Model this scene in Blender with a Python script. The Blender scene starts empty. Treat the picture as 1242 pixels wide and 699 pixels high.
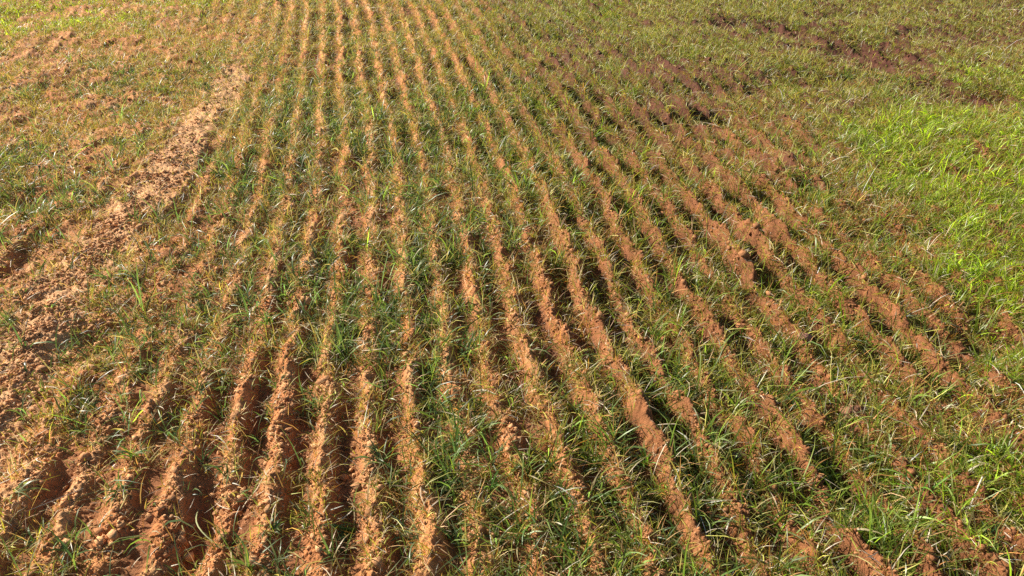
import bpy, math
import numpy as np

# ------------------------------------------------------------------ camera, light, exposure
W, H = 1242.0, 699.0
FPX = 975.0
CAM_H = 1.70
PITCH = math.atan(595.0 / FPX)          # below the horizontal

scene = bpy.context.scene
C = scene.collection
cam = bpy.data.cameras.new('camera')
cam.sensor_width = 36.0
cam.lens = 36.0 * FPX / W
cam.clip_start = 0.05
cam.clip_end = 2000
camo = bpy.data.objects.new('camera', cam)
C.objects.link(camo)
camo.location = (0, 0, CAM_H)
camo.rotation_euler = (math.pi / 2 - PITCH, 0, 0)
scene.camera = camo

SUN_EL, SUN_AZ = 28.5, -60.0            # azimuth from +Y, clockwise seen from above (negative = left)
world = bpy.data.worlds.new('World')
scene.world = world
world.use_nodes = True
nt = world.node_tree
sky = nt.nodes.new('ShaderNodeTexSky')
sky.sky_type = 'NISHITA'
sky.sun_disc = False
sky.sun_elevation = math.radians(SUN_EL)
sky.sun_rotation = math.radians(SUN_AZ)
nt.links.new(sky.outputs[0], nt.nodes['Background'].inputs[0])
nt.nodes['Background'].inputs[1].default_value = 0.05

sun = bpy.data.lights.new('sun', 'SUN')
sun.energy = 5.0
sun.angle = math.radians(0.5)
sun.color = (1.0, 0.93, 0.82)
suno = bpy.data.objects.new('sun', sun)
C.objects.link(suno)
suno.rotation_euler = (math.radians(90 - SUN_EL), 0, math.radians(180 - SUN_AZ))
# the lamp shines along its own -Z: from azimuth SUN_AZ down to the field

scene.view_settings.view_transform = 'Standard'
scene.view_settings.look = 'None'
scene.view_settings.exposure = 1.16
scene.view_settings.gamma = 1.0
scene.cycles.max_bounces = 5
scene.cycles.diffuse_bounces = 3
scene.cycles.transmission_bounces = 3
scene.cycles.glossy_bounces = 2
scene.cycles.use_denoising = False

rng = np.random.default_rng(7)

# ------------------------------------------------------------------ helpers
def ground_at(px, py):
    """photo pixel -> point on the flat field"""
    dx, up = px - W / 2, H / 2 - py
    cp, sp = math.cos(PITCH), math.sin(PITCH)
    dy = up * sp + FPX * cp
    dz = up * cp - FPX * sp
    t = CAM_H / -dz
    return dx * t, dy * t

def _hash(ix, iy, seed):
    h = (ix.astype(np.int64) * 374761393 + iy.astype(np.int64) * 668265263 + seed * 1442695041) & 0xffffffff
    h = ((h ^ (h >> 13)) * 1274126177) & 0xffffffff
    h = h ^ (h >> 16)
    return (h & 0xffffff) / float(0xffffff)

def noise(x, y, scale, seed=0):
    """smooth value noise, -1..1"""
    x = x / scale; y = y / scale
    ix = np.floor(x); iy = np.floor(y)
    fx = x - ix; fy = y - iy
    fx = fx * fx * (3 - 2 * fx); fy = fy * fy * (3 - 2 * fy)
    a = _hash(ix, iy, seed); b = _hash(ix + 1, iy, seed)
    c = _hash(ix, iy + 1, seed); d = _hash(ix + 1, iy + 1, seed)
    return 2 * ((a * (1 - fx) + b * fx) * (1 - fy) + (c * (1 - fx) + d * fx) * fy) - 1

def fbm(x, y, scale, oct=3, seed=0):
    r = np.zeros_like(x); a = 1.0; s = 0.0
    ca, sa = 0.8, 0.6
    for k in range(oct):
        r += a * noise(x, y, scale, seed + 17 * k); s += a
        a *= 0.5; scale *= 0.48
        x, y = ca * x - sa * y, sa * x + ca * y
    return r / s

def lumps(x, y, scale, seed, keep=1.0):
    """rounded clods: one dome per cell, of random size; 0..1"""
    x = x / scale; y = y / scale
    ix = np.floor(x); iy = np.floor(y)
    best = np.zeros_like(x)
    wx = 0.28 * noise(x, y, 0.42, seed + 7); wy = 0.28 * noise(x, y, 0.42, seed + 8)
    x = x + wx; y = y + wy
    for ox in (-1, 0, 1):
        for oy in (-1, 0, 1):
            cx, cy = ix + ox, iy + oy
            jx = cx + _hash(cx, cy, seed); jy = cy + _hash(cx, cy, seed + 1)
            r = 0.3 + 0.6 * _hash(cx, cy, seed + 2)
            on = (_hash(cx, cy, seed + 3) < keep)
            d2 = ((x - jx) ** 2 + (y - jy) ** 2) / (r * r)
            best = np.maximum(best, on * r * np.minimum(np.sqrt(np.clip(1 - d2, 0, 1)) * 1.25, 0.55 + 0.5 * (x - jx) * (2 * _hash(cx, cy, seed + 4) - 1) / r + 0.5 * (y - jy) * (2 * _hash(cx, cy, seed + 5) - 1) / r))
    return best

def smooth(a, b, x):
    t = np.clip((x - a) / (b - a), 0, 1)
    return t * t * (3 - 2 * t)

class Blobs:
    """soft patches on the field, given where the photo shows them and kept in metres"""
    def __init__(self, rows):
        self.b = []
        for (px, py, rx, ry, amp) in rows:
            cx, cy = ground_at(px, py)
            ex, _ = ground_at(px + rx, py)
            _, e1 = ground_at(px, py - ry * 0.7); _, e2 = ground_at(px, py + ry * 0.7)
            self.b.append((cx, cy, abs(ex - cx), max(0.05, (e1 - e2) / 1.4), amp))
    def __call__(self, x, y):
        r = np.zeros_like(x)
        for cx, cy, sx, sy, a in self.b:
            r += a * np.exp(-0.5 * (((x - cx) / sx) ** 2 + ((y - cy) / sy) ** 2) ** 1.3)
        return r

# ------------------------------------------------------------------ lie of the field
track_px = [(395, -60), (330, 20), (266, 118), (230, 168), (194, 235), (135, 294), (81, 352), (45, 407), (0, 480), (-80, 590), (-170, 699)]
_tr = sorted([ground_at(*p)[::-1] for p in track_px])
TY = np.array([p[0] for p in _tr]); TX = np.array([p[1] for p in _tr])
TSL = (TX[-1] - TX[-3]) / (TY[-1] - TY[-3])

def track_x(y):
    return np.interp(y, TY, TX) + np.where(y > TY[-1], (y - TY[-1]) * TSL, 0)

def row_u(x, y):
    yc = np.clip(y, -5, 14)
    yc = np.clip(y, -5, 9)
    a = x + 0.147 * yc + 0.00042 * yc ** 3 + 0.249 * (y - yc)
    b = x - track_x(y) + 0.0
    w = smooth(0.32, 0.0, x - track_x(y)) * smooth(5.8, 4.3, y)
    off = -1.27
    return a * (1 - w) + (b + off) * w

ROW = 0.142
ridge_amp = Blobs([(70, 5, 150, 30, -0.9),    # weaker rows where the photo shows the field flat
    (130, 90, 170, 60, -1.0), (60, 200, 160, 70, -0.7), (250, 60, 40, 60, -0.4), (300, 210, 70, 70, -0.2), (1180, 300, 150, 150, -0.75), (1130, 120, 180, 80, -0.6),
    (1180, 560, 100, 140, -0.4), (950, 15, 250, 30, -0.4), (280, 350, 110, 40, -0.3),
    (680, 380, 170, 100, 0.45), (860, 260, 170, 120, 0.5), (880, 560, 170, 110, 0.3), (980, 330, 120, 90, .35), (760, 100, 120, 50, .3), (90, 600, 120, 110, -0.30), (60, 430, 110, 80, -0.75), (120, 300, 120, 50, -0.5), (330, 600, 120, 90, 0.0), (450, 40, 130, 60, 0.35), (500, 250, 160, 50, -0.2)])
hollows = Blobs([(1200, 415, 30, 26, 1), (905, 32, 40, 6, .9), (960, 42, 28, 7, .9), (1075, 72, 40, 12, 1.3), (1030, 58, 34, 9, 1), (1130, 105, 26, 10, 1.2),
    (1185, 122, 40, 9, 1.1), (1150, 45, 60, 8, .8), (1030, 22, 60, 6, .6), (1215, 60, 40, 8, .6), (30, 245, 30, 10, 1), (25, 325, 26, 24, 1), (110, 415, 34, 18, 1), (262, 190, 12, 7, .6), (215, 262, 12, 7, .6),
    (250, 640, 28, 42, .95), (80, 590, 22, 22, .3), (700, 55, 40, 10, .5), (770, 75, 50, 12, .6), (850, 110, 50, 14, .5), (800, 165, 60, 16, .4), (860, 150, 40, 9, .7), (930, 185, 44, 10, .7), (800, 215, 40, 9, .6), (985, 100, 50, 9, .7), (730, 130, 40, 8, .6), (900, 260, 34, 12, .5), (1080, 290, 34, 12, .6), (1130, 215, 30, 9, .5), (1010, 455, 24, 14, .5), (935, 360, 30, 14, .4), (1010, 610, 50, 22, .4), (640, 50, 40, 9, .4),
    (760, 620, 30, 26, .4), (610, 400, 14, 30, .3)])

def height(x, y, fine=True):
    u = row_u(x, y)
    u = u + 0.013 * noise(x, y, 0.30, 3) + 0.014 * noise(x, y, 0.09, 8) + 0.022 * noise(x, y, 1.3, 4)
    ph = u / ROW
    k = np.floor(ph + 0.5)
    prof = 0.5 + 0.5 * np.cos(2 * math.pi * ph)
    sh = smooth(-0.6, 0.8, x + 0.12 * (y - 3))
    prof = prof ** (1.55 + 0.75 * sh)
    rowk = 0.75 + 0.5 * _hash(k, np.zeros_like(k), 91)
    along = 0.85 + 0.50 * noise(x, y * 0.9, 0.36, 5) + 0.50 * noise(x, y, 0.11, 6)
    A = (0.037 + 0.027 * sh) * np.clip(1.0 + ridge_amp(x, y), 0.06, 1.5) * rowk * np.clip(along, 0.15, 1.6)
    near = smooth(30, 14, np.hypot(x, y))
    A = A * near * (1 - 0.35 * smooth(4.5, 7.5, y))
    h = A * (prof - 0.4)
    d = x - track_x(y)
    tn = noise(x, y, 0.5, 12)
    band = np.exp(-np.abs((d + 0.03 * tn) / (0.105 + 0.03 * tn)) ** 2.6)
    tr = smooth(7.4, 5.3, y)
    h = h * (1 - 0.9 * band * tr) + 0.008 * band * tr - 0.010 * np.exp(-((d - 0.17) / 0.06) ** 2) * tr * np.clip(0.6 + 0.8 * noise(x, y, 0.3, 13), 0, 1.3)
    fl = 0.7 * np.clip(-ridge_amp(x, y), 0, 1)
    prof = prof * (1 - fl) + 0.6 * fl
    prof = np.maximum(prof, 0.9 * np.exp(-np.abs(d / 0.15) ** 3) * tr)
    h = h - 0.055 * np.clip(hollows(x, y), 0, 1.2) * near
    h = h + 0.030 * fbm(x, y, 0.9, 2, 21) * near
    if fine:
        calm = np.exp(-np.abs(d / 0.17) ** 3) * tr
        crest = (0.45 + 0.55 * smooth(0.15, 0.7, prof)) * (1 - .2 * calm)
        n0 = lumps(x, y, 0.15, 29, 0.40)
        flatm = np.clip(-ridge_amp(x, y), 0, 1)
        h = h + near * (0.013 + 0.028 * flatm) * n0 * (1 - .7 * calm)
        n1 = lumps(x + 0.01 * noise(x, y, .03, 77), y, 0.060, 31, 0.45)
        n2 = lumps(x, y, 0.024, 41, 0.7)
        n3 = lumps(x, y, 0.011, 51, 0.8)
        h = h + near * crest * (0.015 * n1 + 0.013 * n2 + 0.009 * n3)
        h = h + near * 0.013 * fbm(x, y, 0.05, 3, 61) * (0.4 + 0.6 * crest)
    return h, prof

# ------------------------------------------------------------------ materials
def new_mat(name):
    m = bpy.data.materials.new(name); m.use_nodes = True
    n = m.node_tree
    for x in list(n.nodes): n.nodes.remove(x)
    return m, n

def soil_material():
    m, n = new_mat('red_soil')
    N = n.nodes.new; L = n.links.new
    out = N('ShaderNodeOutputMaterial'); b = N('ShaderNodeBsdfPrincipled')
    b.inputs['Roughness'].default_value = 0.92
    b.inputs['Specular IOR Level'].default_value = 0.15
    at = N('ShaderNodeAttribute'); at.attribute_name = 'Col'
    tc = N('ShaderNodeTexCoord')
    n1 = N('ShaderNodeTexNoise'); n1.inputs['Scale'].default_value = 210; n1.inputs['Detail'].default_value = 5; n1.inputs['Roughness'].default_value = .7
    n2 = N('ShaderNodeTexNoise'); n2.inputs['Scale'].default_value = 9; n2.inputs['Detail'].default_value = 4
    for k in (n1, n2): L(tc.outputs['Object'], k.inputs['Vector'])
    r1 = N('ShaderNodeMapRange'); r1.inputs['From Min'].default_value = .25; r1.inputs['From Max'].default_value = .75; r1.inputs['To Min'].default_value = .48; r1.inputs['To Max'].default_value = 1.45
    r2 = N('ShaderNodeMapRange'); r2.inputs['From Min'].default_value = .3; r2.inputs['From Max'].default_value = .7; r2.inputs['To Min'].default_value = .85; r2.inputs['To Max'].default_value = 1.15
    L(n1.outputs['Fac'], r1.inputs['Value']); L(n2.outputs['Fac'], r2.inputs['Value'])
    mu = N('ShaderNodeMath'); mu.operation = 'MULTIPLY'; L(r1.outputs[0], mu.inputs[0]); L(r2.outputs[0], mu.inputs[1])
    sc = N('ShaderNodeVectorMath'); sc.operation = 'SCALE'
    L(at.outputs['Color'], sc.inputs[0]); L(mu.outputs[0], sc.inputs['Scale'])
    L(sc.outputs[0], b.inputs['Base Color'])
    bu = N('ShaderNodeBump'); bu.inputs['Strength'].default_value = 1.0; bu.inputs['Distance'].default_value = .005
    L(n1.outputs['Fac'], bu.inputs['Height']); L(bu.outputs[0], b.inputs['Normal'])
    L(b.outputs[0], out.inputs[0])
    return m

def leaf_material(name, trans, rough, spec):
    m, n = new_mat(name)
    N = n.nodes.new; L = n.links.new
    out = N('ShaderNodeOutputMaterial')
    at = N('ShaderNodeAttribute'); at.attribute_name = 'Col'
    b = N('ShaderNodeBsdfPrincipled'); b.inputs['Roughness'].default_value = rough
    b.inputs['Specular IOR Level'].default_value = spec
    L(at.outputs['Color'], b.inputs['Base Color'])
    t = N('ShaderNodeBsdfTranslucent')
    hs = N('ShaderNodeVectorMath'); hs.operation = 'MULTIPLY'; hs.inputs[1].default_value = (1.7, 1.65, 0.8)
    L(at.outputs['Color'], hs.inputs[0]); L(hs.outputs[0], t.inputs['Color'])
    mx = N('ShaderNodeMixShader'); mx.inputs[0].default_value = trans
    L(b.outputs[0], mx.inputs[1]); L(t.outputs[0], mx.inputs[2]); L(mx.outputs[0], out.inputs[0])
    return m

SOIL = soil_material()
GREEN = leaf_material('green_blade', 0.42, 0.42, 0.42)
DRY = leaf_material('dry_blade', 0.30, 0.55, 0.35)
STRAW = leaf_material('pale_straw', 0.15, 0.6, 0.3)

# ------------------------------------------------------------------ mesh building
def make_mesh(name, verts, faces, col, mat, smooth_shade=False):
    """verts (n,3), faces (m,k) all with k corners"""
    me = bpy.data.meshes.new(name)
    nv, (nf, k) = len(verts), faces.shape
    me.vertices.add(nv); me.vertices.foreach_set('co', np.ascontiguousarray(verts, dtype=np.float32).ravel())
    me.loops.add(nf * k); me.loops.foreach_set('vertex_index', np.ascontiguousarray(faces, dtype=np.int32).ravel())
    me.polygons.add(nf); me.polygons.foreach_set('loop_start', np.arange(0, nf * k, k, dtype=np.int32))
    me.update(calc_edges=True)
    if smooth_shade:
        me.polygons.foreach_set('use_smooth', np.ones(nf, dtype=bool))
    if col is not None:
        a = me.attributes.new('Col', 'FLOAT_COLOR', 'POINT')
        c = np.ones((nv, 4), dtype=np.float32); c[:, :3] = col
        a.data.foreach_set('color', c.ravel())
    me.materials.append(mat)
    return me

def link(name, me, loc=(0, 0, 0)):
    o = bpy.data.objects.new(name, me); C.objects.link(o); o.location = loc
    return o

def blades(pos, az, L, lean, curl, width, col, K=4, twist=0.0, tipcol=None):
    """bent, tapering grass blades: K segments each"""
    n = len(pos)
    s = np.linspace(0, 1, K + 1)
    ang = lean[:, None] + curl[:, None] * s[None, :] ** 1.3          # from the vertical
    seg = (L / K)[:, None]
    mid = (ang[:, 1:] + ang[:, :-1]) / 2
    r = np.concatenate([np.zeros((n, 1)), np.cumsum(np.sin(mid) * seg, 1)], 1)
    z = np.concatenate([np.zeros((n, 1)), np.cumsum(np.cos(mid) * seg, 1)], 1)
    sway = (rng.normal(0, .35, n))[:, None] * r * (r / np.maximum(L[:, None], 1e-4))
    ca, sa = np.cos(az)[:, None], np.sin(az)[:, None]
    X = pos[:, 0:1] + ca * r - sa * sway
    Y = pos[:, 1:2] + sa * r + ca * sway
    Z = pos[:, 2:3] + z
    wprof = np.where(s < 0.55, 0.75 + 0.45 * s, (1 - s) / 0.45 * 0.95 + 0.04)
    w = width[:, None] * wprof[None, :] * 0.5
    tw = (rng.normal(0, .5, n))[:, None] + twist * s[None, :] * rng.normal(0, 1, n)[:, None]
    # width direction: sideways, tilted about the blade's own run
    nx, ny, nz = -np.cos(ang) * ca, -np.cos(ang) * sa, np.sin(ang)   # blade's upper normal
    wx = -sa * np.cos(tw) + nx * np.sin(tw)
    wy = ca * np.cos(tw) + ny * np.sin(tw)
    wz = nz * np.sin(tw)
    v = np.empty((n, K + 1, 2, 3), dtype=np.float32)
    for q, sg in ((0, -1), (1, 1)):
        v[:, :, q, 0] = X + sg * w * wx; v[:, :, q, 1] = Y + sg * w * wy; v[:, :, q, 2] = Z + sg * w * wz
    base = (np.arange(n) * (K + 1) * 2)[:, None]
    i = np.arange(K)[None, :] * 2
    f = np.stack([base + i, base + i + 1, base + i + 3, base + i + 2], 2).reshape(-1, 4)
    c = np.repeat(col[:, None, :], K + 1, 1)
    if tipcol is not None:
        t = (s ** 2)[None, :, None]
        c = c * (1 - t) + tipcol[:, None, :] * t
    c = np.repeat(c[:, :, None, :], 2, 2).reshape(-1, 3)
    return v.reshape(-1, 3), f, c

# ------------------------------------------------------------------ what grows where
lush_f = Blobs([(20, 8, 150, 30, 2.6), (260, -12, 160, 16, 1.0), (330, -10, 70, 10, .4), (1200, 95, 50, 18, 1.4), (1180, 175, 90, 34, 1.2), (1100, 190, 70, 30, .5), (1210, 350, 60, 40, 1.3), (1130, 235, 90, 34, .5),
    (1200, 290, 60, 40, .8), (730, 12, 60, 16, .7), (1150, 150, 120, 24, .5), (1230, 440, 50, 40, .8), (1230, 200, 80, 60, 1.0), (1190, 580, 90, 50, .9), (1090, 610, 50, 40, .6), (1230, 670, 60, 40, .8), (1150, 500, 50, 30, .5), (1010, 320, 60, 40, .35), (930, 385, 30, 16, .6), (1070, 220, 40, 20, .5)])
green_f = Blobs([(190, 108, 60, 20, .6), (235, 105, 40, 18, .3), (80, 150, 140, 40, -.3), (150, 45, 120, 20, -.3), (290, 70, 30, 22, .4), (330, 170, 50, 40, .3), (300, 385, 90, 30, .9), (250, 330, 90, 40, .3), (515, 150, 26, 26, 1.1), (630, 120, 60, 22, .8),
    (505, 205, 60, 30, .5), (590, 200, 50, 30, .3), (460, 420, 60, 50, .4), (150, 430, 60, 30, .4), (540, 600, 90, 60, .35), (800, 600, 90, 60, .8), (880, 520, 70, 40, .5), (740, 490, 40, 30, .4),
    (1100, 600, 110, 70, .6), (1190, 660, 80, 40, .7), (830, 450, 60, 30, .5), (1000, 400, 90, 50, .35), (970, 480, 70, 30, .5), (700, 210, 60, 20, .3), (860, 210, 60, 25, .4), (780, 110, 40, 20, .4),
    (560, 330, 60, 40, .3), (110, 330, 50, 50, .3), (100, 200, 90, 40, .3), (380, 110, 60, 50, .3), (60, 510, 60, 30, .3), (1240, 560, 60, 80, .5), (930, 170, 130, 60, -.28), (800, 330, 120, 60, -.15), (640, 400, 70, 70, -.35), (450, 40, 130, 40, -.25), (120, 580, 180, 110, -.02), (130, 410, 130, 50, .35), (560, 470, 80, 60, .2)])
bare_f = Blobs([(250, 640, 30, 46, 1.3), (612, 385, 11, 34, 1.0), (660, 405, 10, 26, .9), (875, 395, 22, 14, 1.1), (378, 520, 13, 34, .9), (333, 545, 14, 40, .9), (130, 520, 16, 16, .8), (85, 590, 24, 20, .8), (430, 580, 13, 28, .8), (985, 612, 26, 16, .8), (700, 600, 20, 18, .7), (500, 480, 12, 26, .6), (1030, 505, 26, 12, .8), (800, 430, 16, 12, .7), (935, 205, 26, 10, .6), (560, 380, 12, 20, .6), (25, 460, 55, 40, .9), (60, 440, 50, 30, .4), (250, 160, 24, 10, .8), (225, 190, 26, 24, 1.0), (190, 240, 26, 22, 1.0), (150, 280, 30, 26, .9), (95, 345, 34, 28, .9), (60, 390, 34, 28, .9),
    (20, 85, 50, 22, .7), (90, 60, 70, 16, .45), (60, 150, 60, 12, .35), (150, 600, 130, 70, .45), (300, 560, 120, 90, .4), (400, 600, 80, 80, .25), (60, 660, 110, 60, .4), (20, 560, 50, 40, .5),
    (1075, 75, 60, 15, 1.3), (905, 33, 60, 9, 1.2), (965, 48, 50, 11, 1.0), (1030, 62, 60, 13, .9), (1130, 105, 34, 13, 1.1), (1185, 124, 50, 11, 1.3), (1150, 40, 90, 9, 1.0), (1210, 58, 60, 8, .9), (1020, 20, 60, 6, .7), (850, 105, 90, 24, .65), (700, 55, 50, 16, .7), (770, 78, 70, 18, .65), (930, 150, 70, 20, .4), (840, 180, 50, 20, .4),
    (30, 245, 34, 12, .5), (20, 325, 30, 26, .6), (110, 415, 36, 20, .6), (1200, 415, 30, 22, .8), (620, 400, 60, 80, .25), (440, 30, 120, 40, .25), (1100, 500, 60, 40, .15)])

def fields(x, y):
    """green, dry and bare weights, side tone (0 left bluish .. 1 right yellowish)"""
    side = smooth(-1.2, 1.4, x + 0.12 * (y - 3))
    far = smooth(3.0, 7.5, y)
    n = fbm(x, y, 0.50, 3, 101); n2 = fbm(x, y, 0.13, 2, 111)
    lush = np.clip(lush_f(x, y), 0, 1.6)
    lush = lush * smooth(-0.35, 0.55, fbm(x, y, 0.30, 3, 161) + 0.9 * (lush - 0.55))
    green = 0.34 + 0.14 * side + 0.85 * green_f(x, y) + 0.40 * n + 0.55 * n2
    bare = np.clip(bare_f(x, y) * (0.8 + .7 * n2) + 0.3 * n2 - 0.1, 0, 1)
    strip = np.exp(-np.abs((x - track_x(y)) / 0.125) ** 3) * smooth(6.6, 5.0, y)
    bare = np.maximum(bare, strip * np.clip(1.05 + .5 * n2, 0, 1))
    dry = 0.54 + 0.68 * side + 0.35 * far + 0.25 * fbm(x, y, 0.35, 2, 121) - 0.3 * lush
    green = np.clip(green + lush, 0.03, 2) * (1 - (0.75 + 0.2 * side) * bare) * (1 - 0.5 * strip)
    dry = np.clip(dry, 0.05, 1.3) * (1 - (0.75 + 0.2 * side) * bare) * (1 - 0.6 * strip)
    return green, dry, bare, side, lush, far

def mixc(a, b, t):
    a = np.asarray(a, dtype=float); b = np.asarray(b, dtype=float)
    return a * (1 - t[:, None]) + b * t[:, None]

# ------------------------------------------------------------------ the ground, one sheet to the horizon
def build_ground():
    ys = [0.75]
    while ys[-1] < 20:
        ys.append(ys[-1] + 0.0026 * (max(ys[-1], 1.4) / 1.4) ** 1.6)
    while ys[-1] < 1500: ys.append(ys[-1] * 1.12)
    lo = []; d = 0.01; v = 0.75
    while v > -60:
        v -= d; d *= 1.25; lo.append(v)
    ys = np.array(lo[::-1] + ys)
    inner = np.linspace(-1, 1, 1300)
    o = []; d = 0.004; v = 1.0
    while v < 40:
        v += d; d *= 1.14; o.append(v)
    o = np.array(o)
    ts = np.concatenate([-o[::-1], inner, o])
    w = 0.85 + 0.60 * np.maximum(ys, 0)
    X = (ts[None, :] * w[:, None]); Y = np.repeat(ys[:, None], len(ts), 1)
    x, y = X.ravel(), Y.ravel()
    h, prof = height(x, y)
    v = np.stack([x, y, h], 1)
    ny, nx = X.shape
    i = (np.arange(ny - 1)[:, None] * nx + np.arange(nx - 1)[None, :]).ravel()
    f = np.stack([i, i + 1, i + nx + 1, i + nx], 1)
    green, dry, bare, side, lush, far = fields(x, y)
    t = fbm(x, y, 0.25, 3, 131) * 0.5 + 0.5
    c = mixc((0.66, 0.300, 0.115), (0.46, 0.165, 0.058), t)
    strip = np.exp(-np.abs((x - track_x(y)) / 0.16) ** 3) * smooth(6.4, 5.6, y)
    c = mixc(c, (0.74, 0.42, 0.21), .85 * strip)
    pale_crest = smooth(.45, .75, prof) * smooth(-.2, .5, noise(x, y, .09, 151)) * (1 - side)  # paler patches on the ridge crests, fading out towards the right
    c = mixc(c, (0.72, 0.40, 0.18), .7 * pale_crest)
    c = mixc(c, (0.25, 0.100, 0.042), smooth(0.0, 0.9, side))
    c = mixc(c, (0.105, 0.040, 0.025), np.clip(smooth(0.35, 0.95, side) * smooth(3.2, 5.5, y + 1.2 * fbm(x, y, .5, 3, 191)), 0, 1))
    c = mixc(c, (0.12, 0.052, 0.030), 0.6 * np.clip(1 - prof * 1.9, 0, 1))       # soil colour darker towards the furrow bottoms
    c = mixc(c, (0.16, 0.17, 0.05), smooth(14, 30, np.hypot(x, y)))               # the far field under grass
    c *= (0.9 + 0.2 * noise(x, y, 0.02, 141))[:, None]
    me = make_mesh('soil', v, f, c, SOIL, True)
    g = link('soil', me); g['kind'] = 'structure'
    g['label'] = 'red furrowed soil of the field'
    return g

build_ground()

# ------------------------------------------------------------------ sampling
def sample(n_per_m2, thin_far=True):
    """random points over the visible trapezoid with a margin"""
    y0, y1 = 0.95, 15.0
    out = []
    edges = np.geomspace(y0, y1, 26)
    for a, b in zip(edges[:-1], edges[1:]):
        hw = 0.75 + 0.66 * b
        dens = n_per_m2
        if thin_far:
            dens *= min(1.0, (5.0 / b) ** 1.1)
        n = int(dens * (b - a) * 2 * hw)
        out.append(np.stack([rng.uniform(-hw, hw, n), rng.uniform(a, b, n)], 1))
    p = np.concatenate(out)
    return p[:, 0], p[:, 1]

# ------------------------------------------------------------------ green grass
TUFT_PX = [(162, 554), (144, 596), (464, 564), (330, 641), (430, 642), (505, 655), (274, 572), (18, 596), (50, 652), (150, 487), (172, 418), (325, 392), (243, 476),
    (781, 564), (803, 664), (830, 452), (740, 490), (596, 592), (916, 394), (966, 484), (1112, 590), (1200, 655), (296, 410), (898, 535), (1034, 502), (975, 412)]

def green_grass():
    x, y = sample(2100)
    g, dry, bare, side, lush, far = fields(x, y)
    for p in TUFT_PX:                                  # the single tufts stand a little free of the rest
        tx, ty = ground_at(*p)
        g = g * (1 - 0.9 * np.exp(-(((x - tx) ** 2 + (y - ty) ** 2) / 0.075 ** 2) ** 2))
    h, prof = height(x, y, False)
    furrow = 0.10 + 1.45 * smooth(0.75, 0.15, prof)
    flat = np.clip(-0.8 * ridge_amp(x, y) + lush, 0, 1)
    furrow = furrow * (1 - flat) + 0.75 * flat
    cl = lumps(x, y, 0.12, 171, 0.62)
    g = g * (0.42 + 0.95 * smooth(0.1, 0.5, cl))
    keep = rng.random(len(x)) < np.clip((g ** 1.15) * furrow * (0.62 + 0.25 * far + 0.12 * side), 0, 1)
    x, y = x[keep], y[keep]; side = side[keep]; lush = lush[keep]; far = far[keep]
    nb = rng.integers(2, 12, len(x)) + (lush > .4) * 4
    idx = np.repeat(np.arange(len(x)), nb)
    n = len(idx)
    size = np.clip(rng.lognormal(0, .33, len(x)), .45, 2.0)[idx]
    spread = 0.008 * size
    bx = x[idx] + rng.normal(0, 1, n) * spread; by = y[idx] + rng.normal(0, 1, n) * spread
    bz, _ = height(bx, by, False)
    pos = np.stack([bx, by, bz - 0.003], 1)
    sd, lu, fa = side[idx], lush[idx], far[idx]
    L = (0.084 - 0.036 * fa) * (1 - .25 * np.clip(lu, 0, 1)) * size * rng.uniform(.5, 1.4, n)
    az = rng.uniform(0, 2 * math.pi, n)
    lean = np.abs(rng.normal(.4, .3, n)); curl = rng.uniform(.3, 2.1, n)
    wd = rng.uniform(.0020, .0050, n) * (0.8 + .25 * size)
    r = rng.random(n)
    c = mixc((0.070, 0.130, 0.055), (0.120, 0.190, 0.020), np.clip(sd * 1.1 + rng.normal(0, .2, n), 0, 1))
    c = mixc(c, (0.25, 0.36, 0.016), np.clip(lu * .8 + rng.normal(0, .12, n), 0, 1))
    tuft = rng.normal(0, .28, len(x))[idx]
    c *= np.exp(tuft + rng.normal(0, .40, n))[:, None]
    old = (r < .16 + .1 * fa)
    c[old] = mixc((0.26, 0.21, 0.07), (0.36, 0.30, 0.17), rng.random(old.sum()))
    tip = mixc(c, (0.30, 0.26, 0.09), np.clip(rng.normal(.25, .35, n), 0, 1))
    v, f, cc = blades(pos, az, L, lean, curl, wd, c, 4, 0.8, tip)
    o = link('green_grass', make_mesh('green_grass', v, f, cc, GREEN)); o['kind'] = 'stuff'
    o['label'] = 'green young grass growing in tufts along the furrows'; o['category'] = 'grass'
    return n

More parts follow.
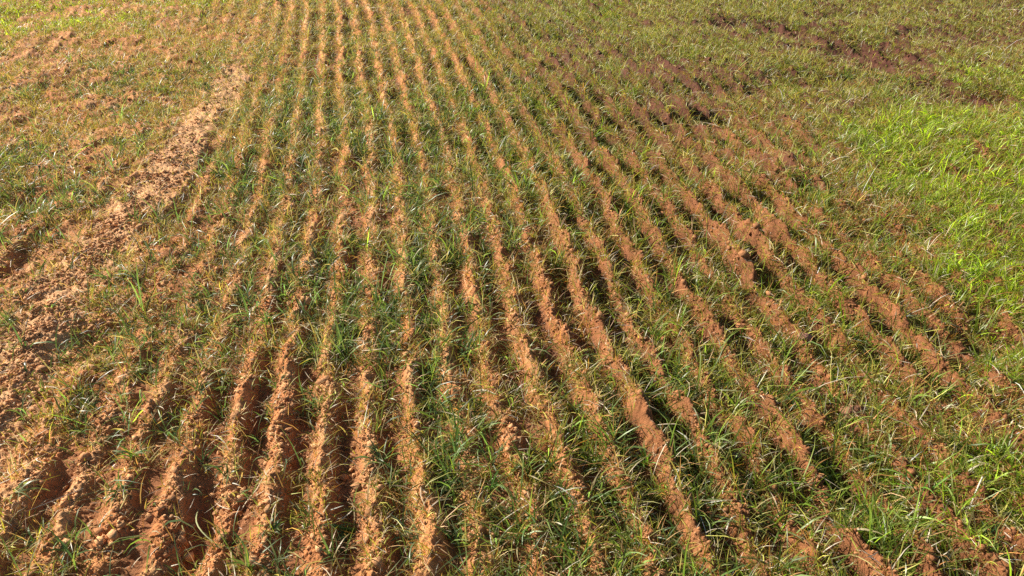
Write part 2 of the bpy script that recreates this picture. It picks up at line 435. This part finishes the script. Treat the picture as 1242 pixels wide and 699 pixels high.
def dry_grass():
    x, y = sample(24000)
    g, dry, bare, side, lush, far = fields(x, y)
    dry = dry * (1 + .35 * side * (1 - .3 * far))
    h, prof = height(x, y, False)
    clump = np.clip(0.55 + 0.9 * noise(x, y, 0.035, 211) + 0.5 * noise(x, y, .12, 212), 0, 1.2)
    keep = rng.random(len(x)) < np.clip(dry * (0.45 + 0.75 * smooth(.1, .5, prof)) * clump * 1.35, 0, 1)
    x, y = x[keep], y[keep]; side = side[keep]; lush = lush[keep]; far = far[keep]
    n = len(x)
    bz, _ = height(x, y, False)
    pos = np.stack([x, y, bz + 0.002], 1)
    L = rng.lognormal(math.log(.040), .45, n) * (1 + .15 * side)
    az = rng.uniform(0, 2 * math.pi, n)
    lean = rng.uniform(.1, 1.3, n); curl = rng.uniform(0, 1.5, n)
    wd = rng.uniform(.0012, .0036, n) * (1 + .15 * far)
    r = rng.random(n)
    c = mixc((0.38, 0.205, 0.08), (0.54, 0.36, 0.18), rng.random(n))
    orange = r < .26 * (0.25 + side); c[orange] = (0.36, 0.17, 0.05)
    olive = (r > .50 - .22 * far - .2 * side); c[olive] = mixc((0.21, 0.23, 0.035), (0.34, 0.31, 0.06), rng.random(olive.sum()))
    pale = rng.random(n) < .12; c[pale] = (0.55, 0.47, 0.34)
    c *= np.exp(rng.normal(0, .38, n))[:, None]
    v, f, cc = blades(pos, az, L, lean, curl, wd, np.clip(c, 0, .75), 3, 0.8)
    o = link('dry_grass', make_mesh('dry_grass', v, f, cc, DRY)); o['kind'] = 'stuff'
    o['label'] = 'short dry and yellowing grass covering the ridges'; o['category'] = 'grass'
    return n

def straw_litter():
    x, y = sample(520)
    g, dry, bare, side, lush, far = fields(x, y)
    keep = rng.random(len(x)) < np.clip(.35 + .5 * dry - .2 * bare, 0, 1)
    x, y = x[keep], y[keep]; n = len(x)
    bz, _ = height(x, y, True)
    pos = np.stack([x, y, bz + rng.uniform(.004, .022, n)], 1)
    L = rng.lognormal(math.log(.032), .65, n)
    v, f, cc = blades(pos, rng.uniform(0, 6.283, n), L, rng.uniform(1.15, 1.7, n), rng.uniform(-.1, .6, n), rng.uniform(.0012, .0040, n),
        mixc((0.42, 0.30, 0.16), (0.62, 0.53, 0.40), rng.random(n)), 3, 0.5)
    o = link('straw_litter', make_mesh('straw_litter', v, f, cc, STRAW)); o['kind'] = 'stuff'
    o['label'] = 'pale bits of straw and dead leaves strewn on the soil'; o['category'] = 'straw'
    return n

def crumbs():
    x, y = sample(36000)
    g, dry, bare, side, lush, far = fields(x, y)
    h, prof = height(x, y, False)
    cl = np.clip(.6 + .8 * noise(x, y, .07, 301), 0, 1.2)
    keep = (rng.random(len(x)) < np.clip((.15 + .85 * smooth(.2, .7, prof)) * cl * (.45 + .6 * bare) * (1 - .8 * smooth(2.5, 5, y)), 0, 1))
    x, y, side, far = x[keep], y[keep], side[keep], far[keep]; n = len(x)
    bz, _ = height(x, y, True)
    t = (1 + 5 ** .5) / 2
    ico = np.array([(-1, t, 0), (1, t, 0), (-1, -t, 0), (1, -t, 0), (0, -1, t), (0, 1, t), (0, -1, -t), (0, 1, -t), (t, 0, -1), (t, 0, 1), (-t, 0, -1), (-t, 0, 1)]) / math.hypot(1, t)
    fc = np.array([(0, 11, 5), (0, 5, 1), (0, 1, 7), (0, 7, 10), (0, 10, 11), (1, 5, 9), (5, 11, 4), (11, 10, 2), (10, 7, 6), (7, 1, 8), (3, 9, 4), (3, 4, 2), (3, 2, 6), (3, 6, 8), (3, 8, 9), (4, 9, 5), (2, 4, 11), (6, 2, 10), (8, 6, 7), (9, 8, 1)])
    r = np.clip(rng.lognormal(math.log(.0025), .62, n), .0011, .020)
    jit = 1 + rng.uniform(-.5, .35, (n, 12, 1))
    sc = np.stack([rng.uniform(.8, 1.4, n), rng.uniform(.7, 1.2, n), rng.uniform(.55, .95, n)], 1)
    v = ico[None] * jit * sc[:, None] * r[:, None, None]
    a = rng.uniform(0, 6.283, n); ca, sa = np.cos(a)[:, None], np.sin(a)[:, None]
    vx = v[:, :, 0] * ca - v[:, :, 1] * sa; vy = v[:, :, 0] * sa + v[:, :, 1] * ca
    V = np.stack([vx + x[:, None], vy + y[:, None], v[:, :, 2] + (bz + r * .25)[:, None]], 2).reshape(-1, 3)
    F = (fc[None] + (np.arange(n) * 12)[:, None, None]).reshape(-1, 3)
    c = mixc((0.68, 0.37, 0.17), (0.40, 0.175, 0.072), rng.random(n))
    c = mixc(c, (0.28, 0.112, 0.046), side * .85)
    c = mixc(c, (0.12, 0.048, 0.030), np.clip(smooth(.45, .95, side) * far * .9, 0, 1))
    c *= np.exp(rng.normal(0, .15, n))[:, None]
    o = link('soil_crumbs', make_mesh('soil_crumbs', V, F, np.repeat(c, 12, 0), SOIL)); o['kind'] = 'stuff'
    o['label'] = 'loose crumbs of red earth on the ridges'; o['category'] = 'soil'
    return n

counts = (green_grass(), dry_grass(), straw_litter(), crumbs())
#THINGS
# ------------------------------------------------------------------ single things one can point to
PX_M = FPX * math.cos(PITCH) / CAM_H

def on_soil(px, py):
    x, y = ground_at(px, py)
    z, _ = height(np.array([x]), np.array([y]), True)
    # second look: the ray meets the soil a little nearer or farther when it is raised or sunk
    k = 1 - z[0] / CAM_H
    x, y = x * k, y * k
    z, _ = height(np.array([x]), np.array([y]), True)
    return x, y, float(z[0])

def blade_mesh(name, n, length, width, colour, tip, mat, az=None, az_spread=6.3, lean=.45, curl=1.4, base=.008, K=7):
    a = rng.uniform(0, 2 * math.pi, n) if az is None else rng.normal(az, az_spread, n)
    pos = np.stack([rng.normal(0, base, n), rng.normal(0, base, n), np.full(n, -0.004)], 1)
    L = length * rng.uniform(.55, 1.15, n)
    c = mixc(np.array(colour)[None], np.array(colour)[None] * 1.6, rng.random(n)) * np.exp(rng.normal(0, .12, n))[:, None]
    t = mixc(c, np.array(tip)[None], rng.uniform(0, .7, n))
    v, f, cc = blades(pos, a, L, np.abs(rng.normal(lean, .25, n)), rng.normal(curl, .45, n), rng.uniform(.8, 1.25, n) * width, c, K, .6, t)
    return make_mesh(name, v, f, cc, mat, True)

BLUE = (0.058, 0.110, 0.050); MID = (0.065, 0.135, 0.028); VIVID = (0.10, 0.21, 0.025); DEEP = (0.035, 0.085, 0.022); PALE = (0.16, 0.20, 0.08)

def grass_tuft(px, py, n, length, colour, label, az=None, sp=.6, dead=1, lean=.45, curl=1.4, width=.0042, base=.009, group='single tufts standing out of the sward'):
    x, y, z = on_soil(px, py)
    o = link('grass_tuft', blade_mesh('grass_tuft', n, length, width, colour, (0.30, 0.30, 0.12), GREEN, az, sp, lean, curl, base), (x, y, z))
    o['label'] = label; o['category'] = 'grass tuft'; o['group'] = group
    for k in range(dead):
        w = bpy.data.objects.new('withered_leaf', blade_mesh('withered_leaf', 1, length * .9, width * .8, (0.36, 0.28, 0.14), (0.5, 0.42, 0.25), STRAW, None, 1, 1.0, .8, .004))
        C.objects.link(w); w.parent = o
    return o

T = grass_tuft
T(162, 554, 20, .085, MID, 'dense green tuft on the bare orange ridges at lower left, blades fanned to all sides', dead=1)
T(144, 596, 16, .070, MID, 'small drooping green tuft just below the dense fanned one at lower left', lean=.8, dead=0)
T(464, 564, 26, .100, BLUE, 'big blue-green tuft with long arching blades in the furrow left of bottom centre', dead=2)
T(330, 641, 26, .060, DEEP, 'short dense dark green tuft on the ridge right of the deep shaded hollow', dead=1, lean=.6)
T(430, 642, 22, .115, MID, 'long green tuft combed over to the lower left, right of the short dense tuft', az=math.pi + .35, sp=.25, lean=1.0, curl=.7, dead=1)
T(505, 655, 22, .110, BLUE, 'wide spreading blue-green tuft near the bottom edge, left of centre', lean=.8, dead=2)
T(274, 572, 14, .075, DEEP, 'dark green tuft at the upper end of the deep shaded hollow', dead=1)
T(18, 596, 9, .095, PALE, 'pale fanned tuft of broad blades at the left edge of the picture', az=.2, sp=.7, lean=.9, width=.005, dead=0)
T(50, 652, 14, .070, MID, 'low green tuft near the lower left corner', lean=.9, dead=1)
T(150, 487, 18, .095, PALE, 'pale green tuft with thin straggling blades beside the bare ridge on the left', width=.0032, dead=2)
T(172, 418, 16, .100, BLUE, 'upright blue-green tuft left of the three straw stubs', lean=.3, curl=1.0, dead=1)
T(325, 392, 20, .090, VIVID, 'bright green tuft just above the three straw stubs', dead=1)
T(243, 476, 14, .070, BLUE, 'blue-green tuft leaning over a small shaded dip left of centre', dead=1)
T(781, 564, 26, .070, VIVID, 'vivid green short tuft glowing in the sun right of bottom centre', dead=1)
T(803, 664, 40, .085, DEEP, 'large dark green clump at the bottom edge right of centre', base=.022, dead=2)
T(830, 452, 24, .075, VIVID, 'bright green tuft on a rusty ridge in the right half of the picture', dead=1)
T(740, 490, 24, .080, DEEP, 'dark green tuft in a shaded furrow right of centre', dead=2)
T(596, 592, 22, .090, MID, 'green tuft with curved blades between two ridges at bottom centre', dead=1)
T(916, 394, 18, .070, VIVID, 'yellow-green tuft above the reddish clod on the right', dead=1)
T(966, 484, 26, .065, DEEP, 'dark green tuft left of the round clod on the right', base=.02, dead=1)
T(1112, 590, 30, .105, VIVID, 'large yellow-green tuft of long arching blades at lower right', lean=.8, base=.02, dead=2)
T(1200, 655, 34, .090, DEEP, 'dark green clump of grass in the lower right corner', base=.025, dead=1)
T(1186, 330, 34, .100, (0.20, 0.34, 0.03), 'tall lime green tuft in the lush patch at the right edge', base=.03, lean=.3, dead=0)

def straw(p, q, width, colour, label, bend=.12, lift=.012, group='single straws lying on the field'):
    x0, y0, z0 = on_soil(*p); x1, y1, z1 = on_soil(*q)
    n = 8
    s = np.linspace(0, 1, n + 1)
    dx, dy = x1 - x0, y1 - y0; L = math.hypot(dx, dy)
    cx = s * dx - dy * bend * np.sin(math.pi * s); cy = s * dy + dx * bend * np.sin(math.pi * s)
    gz, _ = height(x0 + cx, y0 + cy, True)
    top = np.maximum.reduce([gz, z0 + (z1 - z0) * s])
    cz = top - z0 + lift * (0.25 + np.sin(math.pi * s) * .75)
    nx, ny = -dy / L, dx / L
    V = []
    m = 6
    for i in range(n + 1):
        w = width * .5 * (1 - .55 * s[i] ** 2)
        for k in range(m):
            a = 2 * math.pi * k / m
            V.append((cx[i] + nx * w * math.cos(a), cy[i] + ny * w * math.cos(a), cz[i] + .45 * w * math.sin(a)))
    F = [(i * m + k, i * m + (k + 1) % m, (i + 1) * m + (k + 1) % m, (i + 1) * m + k) for i in range(n) for k in range(m)]
    c = np.array(colour)[None] * np.exp(rng.normal(0, .06, (len(V), 1)))
    o = link('straw', make_mesh('straw', np.array(V), np.array(F), c, STRAW, True), (x0, y0, z0))
    o['label'] = label; o['category'] = 'straw'; o['group'] = group
    return o

WH = (0.66, 0.62, 0.52); TAN = (0.50, 0.36, 0.20)
straw((292, 618), (349, 567), .0042, (0.56, 0.44, 0.28), 'long pale straw lying slantwise on the ridge right of the deep hollow', .04)
straw((120, 650), (137, 620), .0035, WH, 'short white straw standing out over a dark furrow at lower left', .06)
straw((57, 637), (82, 617), .0035, (0.60, 0.48, 0.30), 'tan straw bridging a narrow furrow near the lower left corner', .03)
straw((243, 627), (268, 667), .0048, (0.30, 0.31, 0.13), 'single olive blade hanging across the deep shaded hollow', -.12, .03)
straw((1175, 621), (1191, 595), .0042, WH, 'white straw on dark green grass at lower right', .05, .03)
straw((596, 358), (614, 353), .0045, WH, 'white straw lying across a dark furrow at the centre of the picture', .08)
straw((617, 381), (634, 377), .0045, WH, 'bent white straw just below the one across the central furrow', -.2)
straw((573, 476), (601, 479), .0050, (0.55, 0.55, 0.42), 'grey-white dead blade lying level in a furrow below centre', .06)
straw((623, 482), (641, 462), .0050, WH, 'bright white straw tilted up to the right, below centre', .03, .02)
straw((645, 641), (696, 637), .0050, (0.34, 0.27, 0.11), 'long olive-brown stem lying level across two ridges at bottom centre', .02, .02)
straw((1047, 574), (1072, 566), .0055, WH, 'broken white straw among the grass below the round clod', .12, .02)
straw((880, 648), (893, 625), .0050, WH, 'white straw in the grass of the lower right quarter', .1, .02)

def stubble(px, py):
    x, y, z = on_soil(px, py)
    e = bpy.data.objects.new('stubble', None); C.objects.link(e); e.location = (x, y, z); e.empty_display_size = .03
    e['label'] = 'three cut straw stubs standing in a row in the left half of the picture'; e['category'] = 'stubble'
    for k, dx in enumerate((-.028, 0.0, .018)):
        n = 7; ring = []
        L = (.050, .055, .048)[k]
        for i, s in enumerate((0, .5, 1)):
            for j in range(n):
                a = 2 * math.pi * j / n
                ring.append((dx + .010 * s + .0042 * math.cos(a), .008 * s * k + .0042 * math.sin(a), L * s - .006))
        F = [(i * n + j, i * n + (j + 1) % n, (i + 1) * n + (j + 1) % n, (i + 1) * n + j) for i in range(2) for j in range(n)]
        me = make_mesh('stub', np.array(ring), np.array(F), np.repeat(np.array([[0.62, 0.47, 0.28]]), len(ring), 0), STRAW, True)
        o = bpy.data.objects.new('stub', me); C.objects.link(o); o.parent = e
stubble(296, 410)

def lump(name, px, py, size, colour, label, cat, mat, seed, flat=.7, edge=.25, sink=.3):
    import bmesh
    from mathutils import Vector, noise as mn
    bm = bmesh.new(); bmesh.ops.create_icosphere(bm, subdivisions=4, radius=1)
    off = Vector((seed * 3.1, seed * 1.7, seed))
    r = np.random.default_rng(seed)
    planes = [(Vector(r.normal(0, 1, 3)).normalized(), r.uniform(.62, .9)) for _ in range(9)]
    for v in bm.verts:
        p = v.co.normalized()
        q = 1.0
        for nrm, dd in planes:                    # broken faces
            c = p.dot(nrm)
            if c > 0: q = min(q, dd / max(c, .05))
        q *= 1 + edge * .5 * mn.noise(p * 2 + off) + edge * .25 * mn.noise(p * 7 + off)
        v.co = Vector((p.x * q * size * 1.15, p.y * q * size * .9, p.z * q * size * flat))
    me = bpy.data.meshes.new(name); bm.to_mesh(me); bm.free()
    for p_ in me.polygons: p_.use_smooth = True
    a = me.attributes.new('Col', 'FLOAT_COLOR', 'POINT')
    cc = np.ones((len(me.vertices), 4), dtype=np.float32); cc[:, :3] = colour
    a.data.foreach_set('color', cc.ravel())
    me.materials.append(mat)
    x, y, z = on_soil(px, py)
    o = link(name, me, (x, y, z + size * flat * (1 - sink) * .6))
    o['label'] = label; o['category'] = cat
    return o

STONE, sn = new_mat('grey_stone')
_o = sn.nodes.new('ShaderNodeOutputMaterial'); _b = sn.nodes.new('ShaderNodeBsdfPrincipled'); _b.inputs['Roughness'].default_value = .55
_n = sn.nodes.new('ShaderNodeTexNoise'); _n.inputs['Scale'].default_value = 90; _n.inputs['Detail'].default_value = 5
_r = sn.nodes.new('ShaderNodeValToRGB'); _r.color_ramp.elements[0].color = (.045, .05, .065, 1); _r.color_ramp.elements[1].color = (.17, .18, .21, 1)
_t = sn.nodes.new('ShaderNodeTexCoord'); sn.links.new(_t.outputs['Object'], _n.inputs['Vector'])
sn.links.new(_n.outputs['Fac'], _r.inputs[0]); sn.links.new(_r.outputs[0], _b.inputs['Base Color']); sn.links.new(_b.outputs[0], _o.inputs[0])
lump('stone', 898, 535, .020, (.1, .1, .12), 'dark grey stone in the shade of a ridge, right of centre', 'stone', STONE, 5, .8)
lump('soil_clod', 975, 412, .024, (.30, .15, .10), 'small reddish clod of earth in the right half of the picture', 'clod of earth', SOIL, 8)
lump('soil_clod', 1034, 502, .036, (.25, .12, .07), 'round brown clod of earth with a dark hollow at its foot, lower right', 'clod of earth', SOIL, 11)
